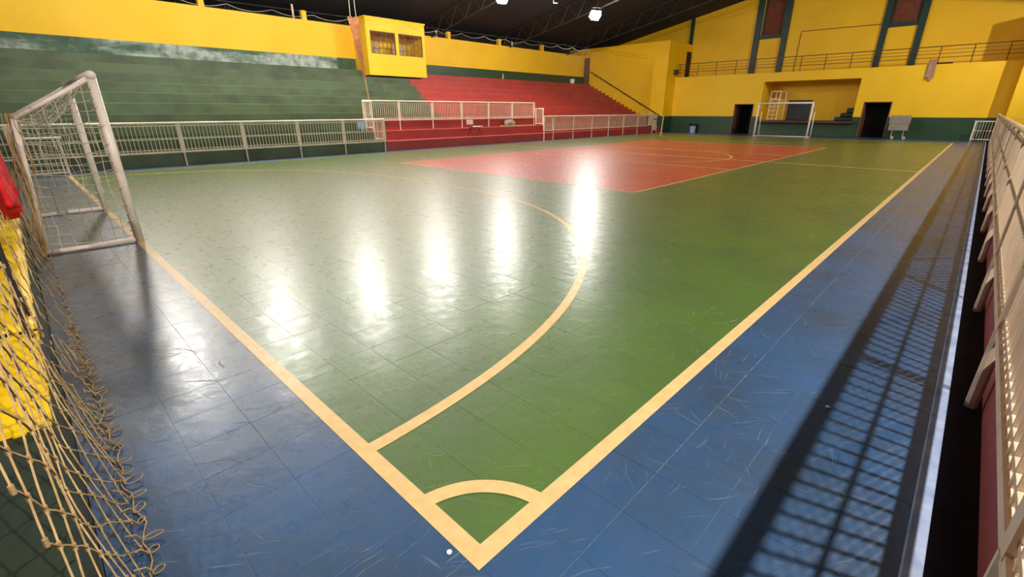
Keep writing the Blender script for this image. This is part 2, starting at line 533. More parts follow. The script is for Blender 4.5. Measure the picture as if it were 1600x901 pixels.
D1 = (-12.72, -11.38, -0.1, 2.06)
D2 = (-4.86, -3.44, -0.1, 2.1)
OP = (-10.95, -5.3, 0.95, 3.48)
wb = struct(holed(MB(), (-17.6, 1.6), (1.21, 4.05), [D1, D2, OP], 'y', 37.0, 37.2).build('wall_back', 'yellow'),
            'yellow far wall with two dark doorways and a wide stage opening', 'wall')
holed(MB(), (-17.6, 1.6), (-0.1, 1.21), [D1, D2, OP], 'y', 36.995, 37.2).build('green_dado', 'green_paint', wb)
struct(MB().box(-17.6, 1.6, 37.2, 39.5, 3.9, 4.05).build('balcony_floor', 'yellow'), 'balcony slab on top of the yellow far wall', 'balcony')
struct(MB().box(1.6, 9, 35.4, 39.6, 0, 6.5).build('wall_end_right', 'yellow'), 'yellow corner wall at the far right behind the near fence', 'wall')

# upper gable wall
def rz(x): return 10.3 - 0.197 * abs(x - XC)
gw = MB()
W1 = (-12.55, -11.1, 6.7, 9.3)
W2 = (-4.98, -3.5, 6.68, 9.0)
ax = [-27.0, W1[0], W1[1], XC, W2[0], W2[1], 9.0]
for i in range(len(ax) - 1):
    a, b = ax[i], ax[i + 1]
    if (a, b) == W1[:2] or (a, b) == W2[:2]:
        w = W1 if a == W1[0] else W2
        gw.box(a, b, 39.5, 39.7, 0, w[2])
        gw.prism([(a, w[3]), (b, w[3]), (b, rz(b)), (a, rz(a))], 'y', 39.5, 39.7)
    else:
        gw.prism([(a, 0), (b, 0), (b, rz(b)), (a, rz(a))], 'y', 39.5, 39.7)
gable = struct(gw.build('wall_gable', 'yellow'), 'tall yellow gable wall above the balcony with dark green columns', 'wall')
for xa, xb in ((-17.95, -17.68), (-13.0, -12.6), (-11.1, -10.72), (-5.32, -4.98), (-3.5, -3.16)):
    MB().box(xa, xb, 39.36, 39.5, 4.05, rz((xa + xb) / 2)).build('column', 'dark_green', gable)
for xa, xb, z in ((-12.6, -11.1, 6.48), (-4.98, -3.5, 6.46)):
    MB().box(xa, xb, 39.4, 39.52, z, z + 0.26).build('window_sill', 'dark_green', gable)
for i, w in enumerate((W1, W2)):
    wi = struct(MB().box(w[0], w[1], 39.6, 39.68, w[2], w[3]).build('window_%d' % (i + 1), 'lattice'),
                ('left' if i == 0 else 'right') + ' tall brown brick lattice between two dark green columns in the gable', 'window')
    for a in (w[0], w[1] - 0.12):
        MB().box(a, a + 0.12, 39.52, 39.6, w[2], w[3]).build('window_frame', 'dark_green', wi)
MB().path([(-9.92, 39.47, 4.06), (-9.88, 39.47, 6.75), (-5.33, 39.47, 6.7)], 0.022, 6).build('conduit', 'brown', gable)

# doorway rooms
for nm, d, lab in (('door_1', D1, 'dark open doorway left of the far goal'), ('door_2', D2, 'dark open doorway right of the far goal')):
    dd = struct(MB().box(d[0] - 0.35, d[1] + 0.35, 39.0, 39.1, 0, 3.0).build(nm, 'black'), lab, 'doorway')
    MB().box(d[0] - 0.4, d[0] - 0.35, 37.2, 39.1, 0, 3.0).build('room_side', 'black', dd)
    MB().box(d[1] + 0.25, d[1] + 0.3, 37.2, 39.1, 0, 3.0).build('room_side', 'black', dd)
    MB().box(d[0] + 0.02, d[0] + 0.07, 37.2, 38.2, 0, 2.05).build('door_leaf', 'door_brown', dd)
    for a in (d[0], d[1] - 0.05):
        MB().box(a, a + 0.05, 36.98, 37.02, 0, d[3]).build('door_frame', 'door_brown', dd)
    MB().box(d[0], d[1], 36.98, 37.02, d[3] - 0.05, d[3]).build('door_frame', 'door_brown', dd)
struct(MB().box(-17.6, 1.6, 36.98, 39.6, -0.2, 0.0).build('floor_far', 'gutter'), 'dark concrete floor inside the far doorways', 'floor')

# stage niche
st = struct(MB().box(-11.1, -5.15, 36.45, 39.5, 0.84, 0.95).build('stage_floor', 'brown'), 'brown stage floor projecting from the far wall behind the goal', 'stage')
for a, b in ((-11.1, -10.95), (-5.3, -5.15)):
    MB().box(a, b, 37.2, 39.5, 0.95, 3.9).build('niche_side', 'yellow', st)
MB().box(-11.0, -5.2, 39.4, 39.5, 0.95, 3.9).build('niche_back', 'yellow', st)

# brown door at the top corner of the stand, green columns etc.
dd = struct(MB().box(-25.36, -24.8, 35.44, 35.5, 3.75, 5.85).build('door_3', 'door_brown'), 'narrow brown door at the top of the red stand', 'door')
MB().tube((-24.86, 35.42, 4.75), (-24.86, 35.42, 4.87), 0.015, 6).build('door_handle', 'steel', dd)
dd = struct(MB().box(-17.63, -17.58, 38.5, 39.3, 4.05, 6.0).build('door_4', 'black'), 'dark door leading from the balcony into the yellow block', 'door')
MB().tube((-17.56, 38.6, 5.0), (-17.56, 38.6, 5.12), 0.015, 6).build('door_handle', 'steel', dd)

# ================================================================== ROOF
ro = MB()
for a, b in ((-33, XC), (XC, 16)):
    ro.prism([(a, rz(a) + 0.02), (b, rz(b) + 0.02), (b, rz(b) + 0.12), (a, rz(a) + 0.12)], 'y', -14, 40)
ceil = struct(ro.build('ceiling', 'roof'), 'dark corrugated gable roof over the hall', 'roof')
struct(MB().box(-33.2, -33, -14, 40, 0, 5.6).build('wall_outer_left', 'outer'), 'dim outer wall seen through the gap above the yellow stand wall', 'wall')
struct(MB().box(-33, BWX - 0.2, -14, 40, -0.2, 0).build('floor_outer', 'slab'), 'dark ground behind the stand wall', 'floor')
struct(MB().box(-33, -27, 39.6, 40, 0, 6.0).build('wall_outer_back', 'outer'), 'dim wall closing the passage behind the stand', 'wall')

def truss(y, label):
    t = thing('roof_truss', (XC, y, rz(XC)), label, 'truss', 'steel trusses under the roof')
    for sgn in (-1, 1):
        x1 = XC + sgn * 22 if sgn < 0 else XC + 17
        dz = lambda x: 0.95 if abs(x - XC) < 19 else 0.95
        MB().tube((XC, y, rz(XC) - 0.08), (x1, y, rz(x1) - 0.08), 0.045, 6).build('top_chord', 'steel', t)
        MB().tube((XC, y, rz(XC) - 1.0), (x1, y, rz(x1) - 1.0), 0.045, 6).build('bottom_chord', 'steel', t)
        n = 16
        for i in range(n):
            xa = XC + (x1 - XC) * i / n
            xb = XC + (x1 - XC) * (i + 0.5) / n
            xc2 = XC + (x1 - XC) * (i + 1) / n
            MB().tube((xa, y, rz(xa) - 1.0), (xb, y, rz(xb) - 0.08), 0.022, 5).build('web_bar', 'steel', t)
            MB().tube((xb, y, rz(xb) - 0.08), (xc2, y, rz(xc2) - 1.0), 0.022, 5).build('web_bar', 'steel', t)
    return t
truss(33.0, 'grey steel roof truss nearest the gable wall')
truss(26.2, 'grey steel roof truss in front of the bright floodlight')
truss(19.2, 'grey steel roof truss above the yellow booth end of the stand')
for i, (yq, lab) in enumerate(((11.0, 'pale pipe post left of the yellow booth, behind the wall'), (18.3, 'pale pipe post right of the booth roof, behind the wall'),
                               (20.2, 'pale pipe post beside the stub column right of the booth'), (27.3, 'pale pipe post in the middle of the far wall top'),
                               (30.5, 'pale pipe post near the far end of the wall top'))):
    t = thing('pipe_post', (-26.2, yq, 0), lab, 'post', 'pipe posts behind the stand wall')
    MB().tube((-26.2, yq, 0), (-26.2, yq, rz(-26.2) - 0.02 if i in (0, 1) else 6.5), 0.055, 8).build('shaft', 'cream_far', t)
    MB().box(-26.3, -26.1, yq - 0.1, yq + 0.1, 0, 0.02).build('foot_plate', 'steel', t)

# ================================================================== FLOODLIGHTS
def floodlight(loc, aim, label, mat='lamp', w=0.58, h=0.44, dome=0.55, group='floodlights under the roof'):
    loc = Vector(loc)
    t = thing('floodlight', loc, label, 'floodlight', group)
    d = (Vector(aim) - loc).normalized()
    s = d.cross(Vector((0, 0, 1))).normalized()
    u = s.cross(d)
    def P(a, b, c): return loc + s * a + u * b + d * c
    hb = MB()
    fr = [P(-w / 2, -h / 2, 0), P(w / 2, -h / 2, 0), P(w / 2, h / 2, 0), P(-w / 2, h / 2, 0)]
    bk = [P(-w / 3.2, -h / 3.2, -0.2), P(w / 3.2, -h / 3.2, -0.2), P(w / 3.2, h / 3.2, -0.2), P(-w / 3.2, h / 3.2, -0.2)]
    hb.v += [tuple(q) for q in fr + bk]
    hb.f += [(7, 6, 5, 4), (0, 1, 2, 3)] + [(j, j + 4, (j + 1) % 4 + 4, (j + 1) % 4) for j in range(4)]
    hb.build('housing', 'steel', t)
    e = 0.9
    lm = MB()
    for kk, dd_ in ((1.0, 0.004), (0.8, dome * min(w, h))):
        lm.v += [tuple(P(-w / 2 * e * kk, -h / 2 * e * kk, dd_)), tuple(P(w / 2 * e * kk, -h / 2 * e * kk, dd_)), tuple(P(w / 2 * e * kk, h / 2 * e * kk, dd_)), tuple(P(-w / 2 * e * kk, h / 2 * e * kk, dd_))]
    lm.f += [(4, 5, 6, 7)] + [(j, (j + 1) % 4, (j + 1) % 4 + 4, j + 4) for j in range(4)]
    lm.build('lens', mat, t)
    zt_ = rz(loc.x) + 0.02
    MB().path([P(-w / 2 - 0.03, 0, -0.06), P(-w / 2 - 0.03, h * 0.7, -0.1), P(w / 2 + 0.03, h * 0.7, -0.1), P(w / 2 + 0.03, 0, -0.06)], 0.014, 6).build('bracket', 'steel', t)
    top = P(0, h * 0.7, -0.1)
    MB().tube(top, (top.x + 0.02, top.y, zt_), 0.02, 6).build('hanger', 'steel', t)
    return t
LX = -18.0
for yq, lab in ((1.6, 'floodlight hung over the near end of the stand, by the near goal'),
                (5.2, 'floodlight hung over the green stand, second from the near goal'),
                (9.2, 'floodlight hung over the green stand just before the yellow booth'),
                (13.2, 'floodlight hung in front of the yellow booth')):
    floodlight((LX, yq, 7.0), (LX + 2.6, yq, 0.0), lab)
floodlight((-18.2, 18.3, 7.0), (-15, 17, 0), 'bright floodlight at the top edge, right of the booth')
floodlight((-17.4, 25.3, 7.0), (-13, 23, 0), 'brightest floodlight, above the red stand near the far end', w=0.64, h=0.5)
floodlight((-17.0, 21.1, 7.05), (-25, 26, 4), 'small dim floodlight between the two bright ones', 'lamp_dim', 0.25, 0.2)
RX = 3.9
for yq, aim, lab, mt in ((2.05, (0.6, 2.9, 0), 'floodlight behind the near fence beside the camera', 'lamp_side'),
                    (9.5, (-2, 9.5, 0), 'second floodlight behind the near fence', 'lamp_side_weak'),
                    (-5.0, (-6, -0.5, 1), 'added unseen floodlight behind the camera brightening the near goal', 'lamp_side_fill'),  # unseen lamp added to brighten the goal, corner net and yellow sheet
                    (16.0, (-4, 16, 0), 'third floodlight behind the near fence, at the halfway line', 'lamp_side_weak'),
                    (23.0, (-11, 23, 1), 'fourth floodlight behind the near fence', 'lamp_side_weak'),
                    (30.0, (-11, 33, 1), 'floodlight behind the near fence closest to the far wall', 'lamp_side')):
    floodlight((RX, yq, 7.0), aim, lab, mt, w=0.17, h=0.17, dome=0.06)

# ================================================================== RAILINGS
def railing(name, label, cat, p0, p1, posts, foot, zb, zm, zt, mat='cream_far', pitch=0.105, plate=0.13, rr=0.034, thin=True, pick=0.009, group=None, bars=None, post_r=0.026, limit=300):
    """straight railing from p0 to p1 (x, y); posts = distances along it; foot = z of the post feet"""
    A, B = Vector((p0[0], p0[1], 0)), Vector((p1[0], p1[1], 0))
    L = (B - A).length
    d = (B - A) / L
    sd = Vector((-d.y, d.x, 0))
    t = thing(name, (A.x, A.y, foot), label, cat, group)
    def P(s, z, off=0): return A + d * s + sd * off + Vector((0, 0, z))
    for s in posts:
        mb = MB()
        mb.tube(P(s, foot), P(s, zb), post_r, 8)
        if plate:
            c = P(s, 0)
            e1, e2 = d * plate / 2, sd * 0.025
            i = len(mb.v)
            for z in (zb, zt - 0.01):
                for (q, w) in ((-1, -1), (1, -1), (1, 1), (-1, 1)):
                    mb.v.append(tuple(c + e1 * q + e2 * w + Vector((0, 0, z))))
            mb.f += [(i, i + 3, i + 2, i + 1), (i + 4, i + 5, i + 6, i + 7)] + [(i + j, i + (j + 1) % 4, i + 4 + (j + 1) % 4, i + 4 + j) for j in range(4)]
        else:
            mb.tube(P(s, zb), P(s, zt), post_r, 8)
        mb.build('post', mat, t)
    MB().tube(P(-0.03, zt), P(L + 0.03, zt), rr, 8).build('top_rail', mat, t)
    MB().bar(P(0, zb), P(L, zb), 0.045, 0.05).build('bottom_rail', mat, t)
    if zm:
        MB().bar(P(0, zm), P(L, zm), 0.016, 0.02).build('middle_rail', mat, t)
    if thin:
        MB().bar(P(0, zt - 0.085), P(L, zt - 0.085), 0.02, 0.022).build('upper_bar', mat, t)
        MB().bar(P(0, zb + 0.075), P(L, zb + 0.075), 0.02, 0.022).build('lower_bar', mat, t)
    if pitch:
        z0, z1 = zb + 0.02, zt - (0.075 if thin else 0.01)
        pm = MB()
        pm.bar((0, 0, z0 - foot), (0, 0, z1 - foot), pick * 1.8, pick * 1.8)
        me = pm.mesh('picket', mat)
        n = int(L / pitch)
        extra = MB()
        for i in range(1, n):
            s = i * L / n
            if any(abs(s - q) < plate / 2 + 0.02 for q in posts):
                continue
            if i <= limit:
                shared('picket', me, t, P(s, foot))
            else:
                extra.bar(P(s, z0), P(s, z1), pick * 1.8, pick * 1.8)
        if extra.v:
            extra.build('distant_pickets', mat, t)['kind'] = 'stuff'
    return t

railing('picket_railing', 'cream picket railing in front of the green stand, left of the red steps', 'railing', (-17.5, -2.78), (-17.5, 10.4),
        [0.02, 1.94, 3.86, 5.76, 7.62, 9.52, 11.33, 13.16], 0.0, 0.43, 0.82, 1.30)
railing('picket_railing', 'cream picket railing standing on the middle red steps', 'railing', (-19.15, 10.46), (-19.15, 21.93),
        [0.02, 1.84, 3.78, 5.69, 7.64, 9.53, 11.45], 0.8, 1.25, None, 2.07)
railing('picket_railing', 'cream picket railing along the foot of the red stand near the far wall', 'railing', (-17.5, 20.95), (-17.5, 33.0),
        [0.02, 0.86, 2.82, 4.83, 6.8, 8.68, 10.63], 0.0, 0.55, None, 1.33, plate=0.1, thin=False, pick=0.011)
railing('side_gate', 'short cream gate at the right end of the green stand railing', 'gate', (-17.55, 10.42), (-18.34, 10.42), [0.03, 0.76], 0.4, 0.5, None, 1.3, plate=0.05, thin=False)
railing('side_gate', 'short cream gate at the left end of the middle railing', 'gate', (-18.4, 10.45), (-19.1, 10.45), [0.03, 0.66], 0.8, 0.95, 1.5, 2.02, plate=0.05, thin=False)
railing('side_gate', 'short cream gate at the right end of the middle railing', 'gate', (-19.05, 21.95), (-18.4, 21.95), [0.03, 0.62], 0.8, 0.9, None, 1.75, plate=0.05, thin=False)
railing('corner_gate', 'cream barred gate standing open beside the near goal, seen through its net', 'gate', (-16.95, -0.78), (-16.95, 0.1), [0.03, 0.85], 0.0, 0.08, 0.33, 0.98, plate=0.06, thin=True)

# white boxed panel gate at the far end of the lower railing
t = thing('panel_gate', (-17.5, 33.9, 0.4), 'white panelled gate beside the last post of the far railing', 'gate')
MB().box(-17.52, -17.46, 33.1, 34.4, 0.55, 1.36).build('upper_panel', 'cream', t, bevel=0.01)
MB().box(-17.5, -17.44, 33.75, 34.45, 0.2, 0.55).build('lower_panel', 'cream', t, bevel=0.01)
for yq in (33.75, 34.45):
    MB().tube((-17.47, yq, 0.0), (-17.47, yq, 0.55), 0.03, 8).build('leg', 'cream', t)
MB().bar((-17.43, 33.8, 1.0), (-17.43, 34.3, 1.0), 0.02, 0.05).build('latch_bar', 'brown', t)

# near picket fence on the right
FX = 1.322
railing('picket_fence', 'long cream picket fence beside the gutter at the right edge', 'fence', (FX, -0.62), (FX, 35.2),
        [1.46 + 1.98 * i for i in range(18) if 1.46 + 1.98 * i < 35.8], -0.05, 0.46, 0.92, 1.40, mat='cream', pitch=0.105, plate=0.085, rr=0.032, pick=0.011, post_r=0.032)

# barred gate panel at the far right corner
t = railing('barred_gate', 'white barred gate panel closing the far end of the gutter walk', 'gate', (0.52, 36.2), (1.55, 36.2), [0.03, 1.0], 0.0, 0.1, 0.55, 1.03, pitch=0.11, plate=0.07, thin=False)

# balcony railing
t = thing('balcony_railing', (-8, 37.1, 4.05), 'thin brown metal railing along the balcony above the far wall', 'railing')
for i in range(14):
    xq = -17.3 + 1.4 * i
    if xq < 1.5:
        MB().tube((xq, 37.1, 4.05), (xq, 37.1, 4.97), 0.022, 6).build('post', 'brown', t)
for z, r in ((4.97, 0.024), (4.78, 0.012), (4.6, 0.012), (4.4, 0.016)):
    MB().tube((-17.55, 37.1, z), (1.55, 37.1, z), r, 6).build('rail' if r < 0.02 else 'top_rail', 'brown', t)

# stair handrail on the yellow block
t = thing('handrail', (-17.7, 35.4, 1.2), 'dark brown handrail sloping up the yellow wall beside the red stairs', 'handrail')
MB().tube((-17.75, 35.38, 1.22), (-24.6, 35.38, 4.72), 0.045, 8).build('rail', 'brown', t)
for i in range(5):
    f = 0.06 + i * 0.22
    xq, zq = -17.75 - 6.85 * f, 1.22 + 3.5 * f
    MB().path([(xq, 35.5, zq - 0.1), (xq, 35.38, zq - 0.1), (xq, 35.38, zq)], 0.014, 6).build('bracket', 'brown', t)
t = thing('slim_post', (-16.9, 34.2, 0), 'slim cream post with round foot at the lower end of the handrail', 'post')
MB().tube((-16.9, 34.2, 0.02), (-17.0, 34.5, 1.25), 0.035, 8).build('shaft', 'cream', t)
MB().lathe([(0.14, 0), (0.14, 0.03), (0.05, 0.05)], (-16.9, 34.2, 0), 14).build('foot', 'cream', t)

# ================================================================== GOALS
def goal_parts(t, with_net):
    R_ = 0.05
    hw = 1.54
    o = ORG[t.name]
    def q(x, y, z): return Vector((x, y, z)) + o
    for s in (-1, 1):
        MB().tube(q(s * hw, 0, 0), q(s * hw, 0, 2.04), R_, 14).build('post', 'white_metal', t, smooth=True)
        MB().tube(q(s * hw, 0, 2.02), q(s * hw, -0.78, 1.56), 0.026, 10).build('top_stay', 'white_metal', t, smooth=True)
        MB().tube(q(s * hw, -0.78, 1.56), q(s * hw, -0.9, 0.03), 0.026, 10).build('back_stay', 'white_metal', t, smooth=True)
        MB().tube(q(s * hw, 0, 0.035), q(s * hw, -0.92, 0.035), 0.03, 10).build('side_foot', 'white_metal', t, smooth=True)
    MB().tube(q(-hw - R_, 0, 2.04), q(hw + R_, 0, 2.04), R_, 14).build('crossbar', 'white_metal', t, smooth=True)
    MB().tube(q(-hw, -0.91, 0.035), q(hw, -0.91, 0.035), 0.028, 10).build('back_foot', 'white_metal', t, smooth=True)
    if not with_net:
        return
    # net: draped over the stays, with sagging squares
    prof = []
    for i in range(8): prof.append((-0.02 - 0.72 * i / 8, 2.0 - 0.48 * i / 8))
    for i in range(15): prof.append((-0.74 - 0.14 * i / 14 - 0.05 * math.sin(i / 14 * 3.14), 1.52 - 1.48 * i / 14))
    nx = 20
    rg_ = random.Random(5)
    grid = []
    for a in range(nx + 1):
        col = []
        xq = -hw + 2 * hw * a / nx
        for b, (yq, zq) in enumerate(prof):
            sag = 0.26 * math.sin(math.pi * a / nx) * math.sin(math.pi * min(1, b / 8)) if b < 8 else 0
            col.append(q(xq + rg_.uniform(-.02, .02), yq + rg_.uniform(-.02, .02), max(0.03, zq - sag + rg_.uniform(-.02, .02))))
        grid.append(col)
    mb = MB()
    for a in range(nx + 1): mb.path(grid[a], 0.005, 3)
    for b in range(len(prof)): mb.path([grid[a][b] for a in range(nx + 1)], 0.005, 3)
    # sides
    for s in (-1, 1):
        for iz in range(1, 17):
            z = 2.0 * iz / 17
            ye = -0.88 + 0.1 * z / 1.56 if z < 1.54 else -0.78 * (2.04 - z) / 0.48
            pts = [q(s * hw + rg_.uniform(-.015, .015), ye * w / 6, z + rg_.uniform(-.02, .02) - 0.03 * math.sin(w / 6 * 3.14)) for w in range(7)]
            mb.path(pts, 0.005, 3)
        for iy in range(1, 7):
            y_ = -0.88 * iy / 7
            zt_ = 1.56 + 0.46 * (1 - min(1, -y_ / 0.78))
            mb.path([q(s * hw + rg_.uniform(-.015, .015), y_ + rg_.uniform(-.02, .02), 0.05 + (zt_ - 0.07) * w / 12) for w in range(13)], 0.005, 3)
    mb.build('net', 'rope_white', t)
    # cord lacing the net around the near post
    for s in (1, -1):
        cb = MB()
        pts = []
        for i in range(90):
            z = 0.08 + 1.9 * i / 89
            an = i * 1.25
            rr_ = 0.05 + 0.012 * math.sin(i * .7)
            pts.append(q(s * hw + rr_ * math.cos(an), rr_ * math.sin(an) * 0.9 - 0.025, z))
        cb.path(pts, 0.005, 4)
        cb.build('lacing_cord', 'rope_white', t)

g1 = thing('futsal_goal', (XC, 0.04, 0), 'white goal with net on the blue edge at the left, nearest the camera', 'goal', 'futsal goals')
goal_parts(g1, True)
g2 = thing('futsal_goal', (XC, LEN + 0.0, 0), 'white goal frame in front of the stage at the far end', 'goal', 'futsal goals')
goal_parts(g2, False)
g2.rotation_euler = (0, 0, math.pi)

# ================================================================== NETS
# corner net hanging behind the near goal line: knotted diamonds
rg_ = random.Random(11)
cn = thing('corner_net', (-3, -0.9, 0), 'beige knotted net hanging beside the corner at the lower left edge', 'net')
def net_pt(x, z):
    yq = -0.872 - 0.108 * min(1.0, max(0.0, z) / 0.42) ** 0.85 - 0.05 * min(1.0, max(0.0, z - 0.42) / 0.9) - 0.008 * math.sin(x * 5.1 + z * 3) - 0.006 * math.sin(x * 13 + 2 * z)
    return Vector((x, yq, max(0.006, z)))
CW, CH = 0.085, 0.115
X0, NX, NZ = -0.36, 92, 26
def knot(i, j):
    h = (i * 92821 + j * 68917) % 1000 / 1000.0
    h2 = (i * 12289 + j * 31337) % 1000 / 1000.0
    return X0 - i * CW + (h - 0.5) * 0.03, j * CH * 0.75 + (h2 - 0.5) * 0.03
mb = MB()
kb = MB()
for i in range(NX):
    for j in range(NZ):
        if (i + j) % 2: continue
        xa, za = knot(i, j)
        for di in (-1, 1):
            if not (0 <= i + di < NX) or j + 1 >= NZ: continue
            xb, zb_ = knot(i + di, j + 1)
            if (i > 22) and rg_.random() < 0.6: continue
            pa, pb = net_pt(xa, za), net_pt(xb, zb_)
            mid = net_pt((xa + xb) / 2 + rg_.uniform(-.006, .006), (za + zb_) / 2)
            mb.path([pa, mid, pb], 0.0032 if i < 30 else 0.003, 4)
        if i < 30:
            kp = net_pt(xa, za)
            kb.path([kp - Vector((0, 0, 0.012)), kp, kp + Vector((0, 0, 0.012))], 0.0058, 5)
mb.build('mesh', 'rope', cn)['kind'] = 'stuff'
kb.build('knots', 'rope', cn)['kind'] = 'stuff'
# hem cord on the floor with loose loops
hem = [Vector((0.2 - 0.06 * i, -0.855 + 0.012 * math.sin(i * 1.7) + 0.01 * math.sin(i * .6), 0.006)) for i in range(140)]
MB().path(hem, 0.0035, 5).build('hem_cord', 'rope', cn)
for i in range(34):
    lp = MB()
    xq = -0.55 - 0.105 * i - rg_.uniform(0, .03)
    yq = -0.86
    l = rg_.uniform(0.03, 0.075); w = rg_.uniform(0.012, 0.03)
    an = rg_.uniform(-0.5, 0.9)
    pts = []
    for a in range(14):
        th = 2 * math.pi * a / 14
        u_, v_ = l * (1 - math.cos(th)) / 2 * 1.0, w * math.sin(th)
        pts.append(Vector((xq + u_ * math.sin(an) + v_ * math.cos(an), yq + u_ * math.cos(an) - v_ * math.sin(an), 0.006 + 0.012 * math.sin(th / 2))))
    lp.path(pts, 0.0028, 4, closed=True)
    kx, kz = knot(int((X0 - xq) / CW), 1)
    lp.path([Vector((xq, yq, 0.006)), (Vector((xq, yq, 0.006)) + net_pt(kx, kz)) / 2 + Vector((0, .008, .01)), net_pt(kx, kz)], 0.003, 4)
    lp.build('loop', 'rope', cn)
# head rope that carries the net
MB().path([net_pt(X0 - i * 0.3, 2.24) + Vector((0, 0, -0.02 * math.sin(i * 1.3) ** 2)) for i in range(27)], 0.008, 6).build('head_rope', 'rope', cn)
for i in (9, 26):
    xq = X0 - i * 0.3
    MB().tube(net_pt(xq, 2.24) + Vector((0, -0.05, 0)), (xq, -1.01, 0.0), 0.02, 8).build('support_pole', 'steel', cn)

# loose bunch of netting gathered along the near goal's back stay
bn = thing('gathered_netting', (-6.9, -0.9, 0), 'dusty beige netting bunched on the back of the near goal', 'net')
mb = MB()
for i in range(24):
    ph = rg_.uniform(0, 6.28); rad = rg_.uniform(0.01, 0.09)
    pts = []
    for s_ in range(12):
        f = s_ / 11
        cx, cy, cz = -6.87 + 0.1 * f, -0.76 - 0.13 * f, 1.6 * (1 - f) + 0.02
        rr_ = rad * (0.6 + 1.1 * math.sin(f * 2.6 + 0.2))
        pts.append((cx + rr_ * math.cos(ph + 3 * f), cy + rr_ * 0.8 * math.sin(ph + 3 * f) + rg_.uniform(-.012, .012), cz))
    mb.path(pts, 0.004, 3)
mb.build('strands', 'rope', bn)

# fine protective net before the stand, gathered at one end into a bundle
pn = thing('protective_net', (-18.6, 20, 1.9), 'fine dark protective net hung in front of the stand seating', 'net')
mb = MB()
PX = -18.75
def ptop(y):
    return 5.15 + 0.012 * (y - 10) - 0.16 * abs(math.sin((y - 4) * math.pi / 1.5)) ** 0.7
ny = 250
for i in range(ny + 1):
    yq = 4.0 + 30.5 * i / ny
    mb.path([(PX, yq, 1.35 if yq < 21.9 else 1.35), (PX, yq + 0.02, 3.2), (PX, yq, ptop(yq))], 0.0014, 3)
for j in range(30):
    z = 1.4 + 0.12 * j
    mb.path([(PX, 4.0 + 30.5 * i / 40, z + 0.01 * math.sin(i * 1.9 + j)) for i in range(41)], 0.0014, 3)
mb.build('mesh', 'rope_dark', pn)['kind'] = 'stuff'
MB().path([(PX, 4.0 + 30.5 * i / 160, ptop(4.0 + 30.5 * i / 160)) for i in range(161)], 0.010, 4).build('scalloped_edge', 'rope_dark', pn)
MB().path([(PX, 4.0 + 30.5 * i / 20, 5.2 + 0.012 * (30.5 * i / 20 - 6)) for i in range(21)], 0.006, 4).build('carrier_cable', 'steel', pn)
bd = thing('net_bundle', (-18.9, 10.4, 2.0), 'orange-brown gathered net hanging like a rope beside the yellow booth', 'net')
mb = MB()
for i in range(22):
    ph = i * 2.4
    pts = []
    for s_ in range(16):
        f = s_ / 15
        z = 5.25 - 2.3 * f
        rr_ = 0.2 * (1 - f) ** 1.1 + 0.03
        pts.append((-18.9 + 0.5 * rr_ * math.cos(ph + f * 1.5), 10.3 + 0.25 * f + rr_ * math.sin(ph + f * 1.5), z))
    mb.path(pts, 0.011, 4)
mb.build('gathered_mesh', 'rope_orange', bd)
MB().path([(-18.9, 10.55, 2.95), (-18.92, 10.6, 2.5), (-18.95, 10.66, 2.1)], 0.035, 6).build('tail_rope', 'rope', bd)
for dy in (-0.12, 0.14):
    MB().tube((-18.9, 10.3 + dy, 5.25), (-18.9, 10.3 + dy * 0.4, rz(-18.9)), 0.014, 6).build('hanging_rope', 'rope_dark', bd)

# ================================================================== BOOTH on the stand
bt_ = thing('press_booth', (-24.7, 15.7, 3.5), 'yellow booth with two barred windows projecting over the stand', 'booth')
Y0, Y1, Z0, Z1 = 13.8, 17.62, 3.5, 6.28
wins = [(14.03, 15.61, 4.58, 5.69), (15.81, 17.43, 4.58, 5.69)]
holed(MB(), (Y0, Y1), (Z0, Z1), wins, 'x', -24.12, -24.0).build('front_wall', 'yellow', bt_)
MB().box(BWX, -24.12, Y0, Y0 + 0.12, Z0, Z1).build('side_wall', 'yellow', bt_)
MB().box(BWX, -24.12, Y1 - 0.12, Y1, Z0, Z1).build('side_wall', 'yellow', bt_)
MB().box(BWX, -23.96, Y0 - 0.05, Y1 + 0.05, Z1, Z1 + 0.07).build('roof_slab', 'yellow', bt_)
MB().box(BWX, -24.12, Y0 + 0.12, Y1 - 0.12, Z0, Z0 + 0.1).build('floor_slab', 'slab', bt_)
MB().box(BWX + 0.02, BWX + 0.06, Y0 + 0.15, Y0 + 1.1, 4.4, 5.5).build('back_panel', 'yellow', bt_)
for (a, b, c, d) in wins:
    w_ = MB().box(-24.08, -24.03, a, a + 0.04, c, d).box(-24.08, -24.03, b - 0.04, b, c, d).box(-24.08, -24.03, a, b, c, c + 0.04).box(-24.08, -24.03, a, b, d - 0.04, d).build('window_frame', 'brown', bt_)
    for i in range(1, 6):
        yq = a + (b - a) * i / 6
        MB().box(-24.07, -24.04, yq - 0.01, yq + 0.01, c, d).build('bar', 'brown', w_)
    for i in range(1, 4):
        zq = c + (d - c) * i / 4
        MB().box(-24.07, -24.04, a, b, zq - 0.01, zq + 0.01).build('bar', 'brown', w_)
    MB().box(-24.9, -24.86, a + 0.1, b - 0.6, 4.55, 5.2).build('shelf_board', 'plank', bt_)

